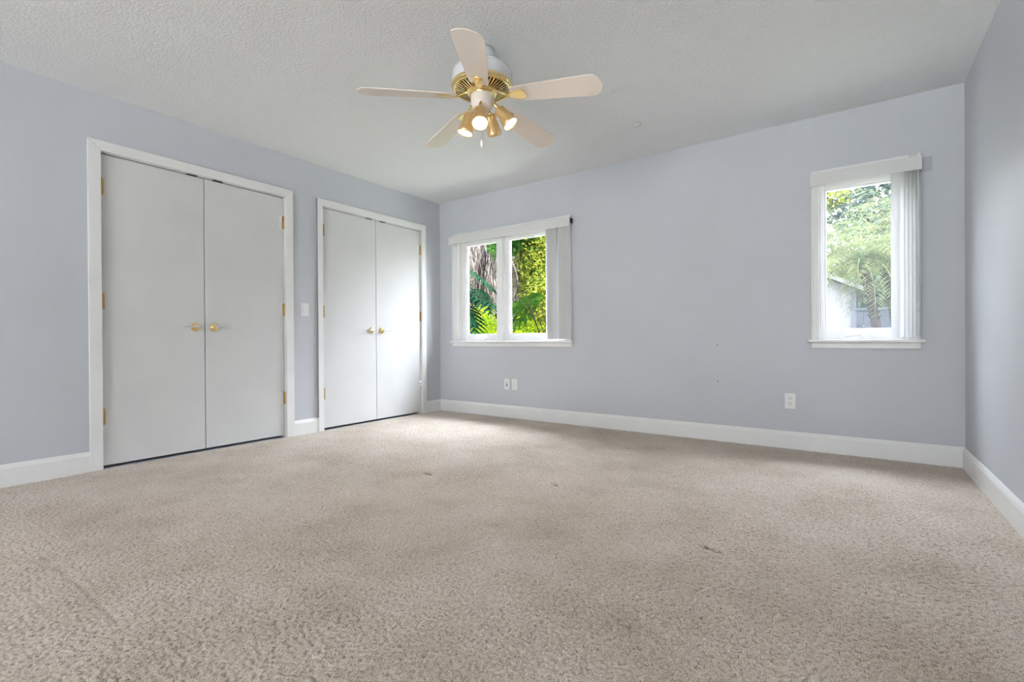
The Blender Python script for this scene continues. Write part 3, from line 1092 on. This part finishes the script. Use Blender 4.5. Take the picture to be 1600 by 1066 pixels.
def split_leaf(V, F, base, az, el, L_, wd, lobes=8, roll=0.0):
    """deeply lobed blade, slightly folded and drooping"""
    t = Vector((math.cos(az) * math.cos(el), math.sin(az) * math.cos(el), math.sin(el)))
    s = Vector((-math.sin(az), math.cos(az), 0))
    n = s.cross(t)
    s = (s * math.cos(roll) + n * math.sin(roll)).normalized()
    n = s.cross(t)
    mid = [Vector(base) + t * L_ * u - Vector((0, 0, 1)) * L_ * 0.25 * u * u for u in np.linspace(0, 1, lobes * 2 + 1)]
    for sg in (-1, 1):
        for k in range(lobes):
            u = (k + 0.5) / lobes
            a, c = mid[2 * k], mid[min(2 * k + 2, lobes * 2)]
            lw = wd * (math.sin(PI * (0.18 + 0.78 * u)) ** 0.8)
            d = (s * sg + t * (0.05 + 0.9 * u)).normalized()
            m1 = (a + c) / 2
            tip = m1 + d * lw - Vector((0, 0, 1)) * lw * 0.30 + n * 0.03
            w_ = L_ / lobes * 0.47
            j0 = m1 - t * w_ + d * lw * 0.35 + n * 0.02
            j1 = m1 + t * w_ + d * lw * 0.35 + n * 0.02
            k0 = m1 - t * w_ * 0.9 + d * lw * 0.75 - Vector((0, 0, 1)) * lw * 0.12 + n * 0.02
            k1 = m1 + t * w_ * 0.9 + d * lw * 0.75 - Vector((0, 0, 1)) * lw * 0.12 + n * 0.02
            o = len(V)
            V += [a, c, j1, j0, k1, k0, tip]
            F += [(o, o + 1, o + 2, o + 3), (o + 3, o + 2, o + 4, o + 5), (o + 5, o + 4, o + 6)]


def philodendron(name, base, leaves, mat, label, stem_r=0.009):
    root = empty(name, base)
    tag(root, label, 'philodendron')
    for (p, az, el, L_, wd, roll) in leaves:
        V, F = [], []
        split_leaf(V, F, p, az, el, L_, wd, roll=roll)
        lo = flat_build('leaf', [tuple(v) for v in V], F, mat, root, base)
        p = Vector(p); b_ = Vector(base)
        MB().tube([b_, b_.lerp(p, 0.5) + Vector((0, 0, 0.15)), p, p + (Vector((math.cos(az), math.sin(az), 0)) * 0.1)], [stem_r, stem_r * 0.9, stem_r * 0.7, stem_r * 0.3], 7).build('petiole', 'stem', lo)
    return root


gnd = MB().box(-30, 30, 0.16, 40, -0.25, -0.15)
tag(gnd.build('lawn', 'lawn'), 'lawn outside the back wall', 'lawn', kind='structure')
gnd = MB().box(-30, 30, -30, -D - 0.16, -0.25, -0.03)
tag(gnd.build('patio_ground', 'stucco'), 'pale patio paving behind the house', 'patio', kind='structure')
# unseen roof slab added to keep direct sun out of the rear opening
tag(MB().box(-1.0, W + 0.15, -D - 2.6, -D - 0.16, 2.46, 2.56).build('added_shade_roof', 'stucco'), 'unseen roof slab added to keep sun off the rear opening', 'roof', kind='structure')

# --- garden seen through the wide window
shrub('low_shrub', [(-1.5, 2.7, 0.75, 0.75, 0.5, 0.75), (-0.6, 2.4, 0.62, 0.7, 0.5, 0.72), (-0.1, 1.7, 0.5, 0.6, 0.45, 0.55), (-2.1, 3.3, 0.75, 0.6, 0.5, 0.8)], 13000, 0.062, 'leaf_bright',
      'low yellow green shrub filling the foot of the wide window', seed=3, aspect=0.28)
shrub('dappled_bush', [(-0.85, 4.0, 2.2, 0.75, 0.7, 1.2), (-1.5, 4.3, 1.7, 0.6, 0.7, 1.1), (-0.5, 3.4, 1.4, 0.5, 0.5, 0.8), (-1.3, 4.2, 2.9, 0.55, 0.5, 0.5)], 30000, 0.058, 'leaf_dapple',
      'tall dappled yellow green bush in the right light of the wide window', seed=5, aspect=0.5)
shrub('leafy_tree', [(-1.55, 3.4, 2.75, 0.38, 0.35, 0.38), (-1.25, 3.6, 3.0, 0.4, 0.4, 0.35)], 2200, 0.095, 'leaf_green',
      'dark green leafy branch at the top of the wide window', 'tree', seed=8, aspect=0.42)
shrub('background_hedge', [(-6.5, 8.4, 1.4, 1.8, 0.8, 2.1), (-4.6, 8.6, 1.6, 1.7, 0.8, 2.3), (-2.6, 8.6, 1.5, 1.7, 0.8, 2.2), (-8.4, 8.4, 1.3, 1.5, 0.8, 1.9), (-5.5, 8.8, 3.3, 2.5, 0.6, 1.2), (-3.2, 8.8, 3.3, 1.6, 0.6, 1.2)], 15000, 0.20, 'leaf_green',
      'dark hedge across the back of the garden behind the wide window', 'hedge', seed=9, aspect=0.5)

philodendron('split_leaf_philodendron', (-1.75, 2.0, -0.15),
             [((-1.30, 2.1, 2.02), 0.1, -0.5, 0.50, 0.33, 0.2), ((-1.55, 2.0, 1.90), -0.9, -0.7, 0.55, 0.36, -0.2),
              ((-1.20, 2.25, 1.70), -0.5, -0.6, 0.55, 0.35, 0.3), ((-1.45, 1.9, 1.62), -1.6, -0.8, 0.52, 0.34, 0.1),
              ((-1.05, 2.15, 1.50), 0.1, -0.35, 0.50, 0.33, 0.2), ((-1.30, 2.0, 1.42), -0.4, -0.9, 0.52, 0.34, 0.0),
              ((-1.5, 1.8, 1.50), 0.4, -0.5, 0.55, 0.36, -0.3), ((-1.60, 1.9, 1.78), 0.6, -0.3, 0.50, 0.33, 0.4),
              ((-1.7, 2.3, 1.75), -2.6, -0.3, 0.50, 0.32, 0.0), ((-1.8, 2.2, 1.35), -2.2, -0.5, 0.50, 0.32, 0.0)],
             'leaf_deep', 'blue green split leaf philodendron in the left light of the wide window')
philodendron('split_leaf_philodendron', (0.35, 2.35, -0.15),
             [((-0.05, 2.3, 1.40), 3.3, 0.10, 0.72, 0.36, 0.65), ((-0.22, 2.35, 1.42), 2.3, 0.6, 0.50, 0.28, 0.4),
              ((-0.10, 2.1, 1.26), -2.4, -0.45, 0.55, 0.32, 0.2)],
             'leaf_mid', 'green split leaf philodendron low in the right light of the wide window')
MB_ = MB()
MB_.tube([(0.20, 2.0, 0.7), (0.02, 2.05, 1.15), (-0.16, 2.1, 1.5), (-0.24, 2.12, 1.62)], [0.011, 0.009, 0.006, 0.003], 8)
MB_.tube([(0.02, 2.05, 1.15), (-0.22, 2.15, 1.35), (-0.35, 2.2, 1.46)], [0.007, 0.005, 0.003], 8)
MB_.tube([(0.30, 2.0, -0.15), (0.20, 2.0, 0.7)], [0.014, 0.011], 8)
tag(MB_.build('bare_branch', 'stem', loc=(0.3, 2.0, -0.15)), 'bare forked brown branch in the right light of the wide window', 'branch')
palm('garden_fern', (-0.75, 1.85, -0.15), (-0.72, 1.85, 0.35), 0.0, 0.0, 26, 0.75, 0.16, 'leaf_fern', 'bright green fern at the foot of the right light', 21, (0.0, 1.4), 'fern', 0.020)
palm('garden_fern', (-0.25, 1.35, -0.15), (-0.25, 1.35, 0.40), 0.0, 0.0, 22, 0.65, 0.14, 'leaf_green', 'deep green fern close to the sill of the right light', 22, (0.0, 1.4), 'fern', 0.018)

# dead-skirted palm: leaning trunk with curtains of dry fronds
def dead_palm():
    base = (-3.05, 4.1, -0.15)
    root = empty('dry_skirted_palm', base)
    tag(root, 'leaning palm trunk hung with grey dry fronds in the wide window', 'palm tree')
    random.seed(31)
    mb = MB()
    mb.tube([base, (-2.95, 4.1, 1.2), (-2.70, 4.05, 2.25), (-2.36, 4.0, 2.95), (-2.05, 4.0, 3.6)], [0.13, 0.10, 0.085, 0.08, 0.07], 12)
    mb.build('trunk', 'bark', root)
    V, F = [], []
    for c, n, w_, zt, zb in (((-3.05, 4.4), 1300, 0.50, 3.7, 1.3), ((-1.85, 4.3), 300, 0.28, 3.6, 1.25), ((-1.40, 3.25), 260, 0.13, 2.45, 1.0), ((-2.75, 3.85), 120, 0.45, 3.3, 1.6), ((-2.35, 4.9), 900, 0.6, 3.4, 1.3)):
        for i in range(n):
            x = c[0] + random.gauss(0, w_ * 0.6); y = c[1] + random.gauss(0, 0.2)
            z = random.uniform(zb + 0.5, zt)
            L_ = random.uniform(0.35, 0.95)
            p = Vector((x, y, z))
            d = Vector((random.gauss(0, 0.18), random.gauss(0, 0.1), -1)).normalized()
            wv = Vector((1, random.uniform(-1, 1), 0)).normalized() * random.uniform(0.004, 0.014)
            q1 = p + d * L_ * 0.5 + Vector((random.gauss(0, 0.03), 0, 0))
            q2 = p + d * L_
            o = len(V)
            V += [p - wv * .4, p + wv * .4, q1 + wv, q1 - wv, q2]
            F += [(o, o + 1, o + 2, o + 3), (o + 3, o + 2, o + 4)]
    flat_build('dry_fronds', [tuple(v) for v in V], F, 'dead', root, base)


dead_palm()

# --- garden seen through the narrow window
shed = empty('garden_shed', (2.6, 7.2, -0.15))
tag(shed, 'white garden shed with pale pitched roof beyond the narrow window', 'shed')
sx1 = 4.03
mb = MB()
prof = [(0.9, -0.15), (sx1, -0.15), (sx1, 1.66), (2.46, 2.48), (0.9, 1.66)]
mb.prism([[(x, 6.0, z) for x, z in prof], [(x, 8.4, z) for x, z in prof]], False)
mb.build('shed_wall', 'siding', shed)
MB().box(sx1 - 0.06, sx1 + 0.015, 5.975, 6.04, -0.15, 1.62).build('corner_trim', 'fence', shed)
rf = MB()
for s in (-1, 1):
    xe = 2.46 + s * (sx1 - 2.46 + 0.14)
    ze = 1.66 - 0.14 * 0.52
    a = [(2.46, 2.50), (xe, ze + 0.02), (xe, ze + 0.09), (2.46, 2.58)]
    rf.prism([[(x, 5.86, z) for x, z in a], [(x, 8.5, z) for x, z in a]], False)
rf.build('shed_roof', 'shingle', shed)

fn = empty('vinyl_fence', (6.0, 9.0, -0.15))
tag(fn, 'white vinyl panel fence behind the shed', 'fence')
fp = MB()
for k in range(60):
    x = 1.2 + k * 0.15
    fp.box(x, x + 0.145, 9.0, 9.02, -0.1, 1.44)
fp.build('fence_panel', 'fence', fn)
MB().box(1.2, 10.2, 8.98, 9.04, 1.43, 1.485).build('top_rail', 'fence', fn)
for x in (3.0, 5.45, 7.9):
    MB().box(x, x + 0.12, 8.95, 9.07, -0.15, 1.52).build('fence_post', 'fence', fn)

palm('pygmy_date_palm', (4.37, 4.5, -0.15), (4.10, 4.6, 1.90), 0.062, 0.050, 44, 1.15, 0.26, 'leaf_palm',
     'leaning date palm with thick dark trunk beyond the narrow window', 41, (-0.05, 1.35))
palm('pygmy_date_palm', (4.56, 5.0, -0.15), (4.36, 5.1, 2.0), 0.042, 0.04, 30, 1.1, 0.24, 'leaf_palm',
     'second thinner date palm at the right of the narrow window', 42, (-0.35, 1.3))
palm('date_palm', (3.2, 10.2, -0.15), (3.3, 10.2, 3.1), 0.12, 0.1, 44, 2.0, 0.45, 'leaf_palm',
     'tall date palm rising behind the shed', 43, (-0.5, 1.3), width=0.022)
palm('date_palm', (4.9, 8.2, -0.15), (4.9, 8.2, 3.1), 0.11, 0.1, 40, 1.8, 0.42, 'leaf_palm',
     'tall date palm at the upper right of the narrow window', 44, (-0.5, 1.3), width=0.020)
shrub('shade_tree', [(4.6, 13.0, 2.3, 1.6, 0.9, 1.9), (6.4, 13.4, 2.2, 1.8, 0.9, 2.2), (4.3, 13.0, 4.4, 1.3, 0.5, 0.8), (4.6, 13.1, 5.6, 1.2, 0.5, 0.7), (3.6, 13.1, 5.6, 0.6, 0.5, 0.35)], 9000, 0.24, 'leaf_far',
     'hazy blue green tree behind the fence', 'tree', seed=51, aspect=0.5)
shrub('shade_tree', [(1.8, 12.5, 2.4, 1.5, 0.9, 2.0), (0.0, 12.5, 2.2, 1.5, 0.9, 2.0), (3.2, 12.8, 2.0, 0.9, 0.8, 1.6), (3.5, 12.6, 4.9, 0.5, 0.4, 0.3)], 9000, 0.20, 'leaf_dapple',
     'yellow green tree behind the shed roof at the left of the narrow window', 'tree', seed=52, aspect=0.5)
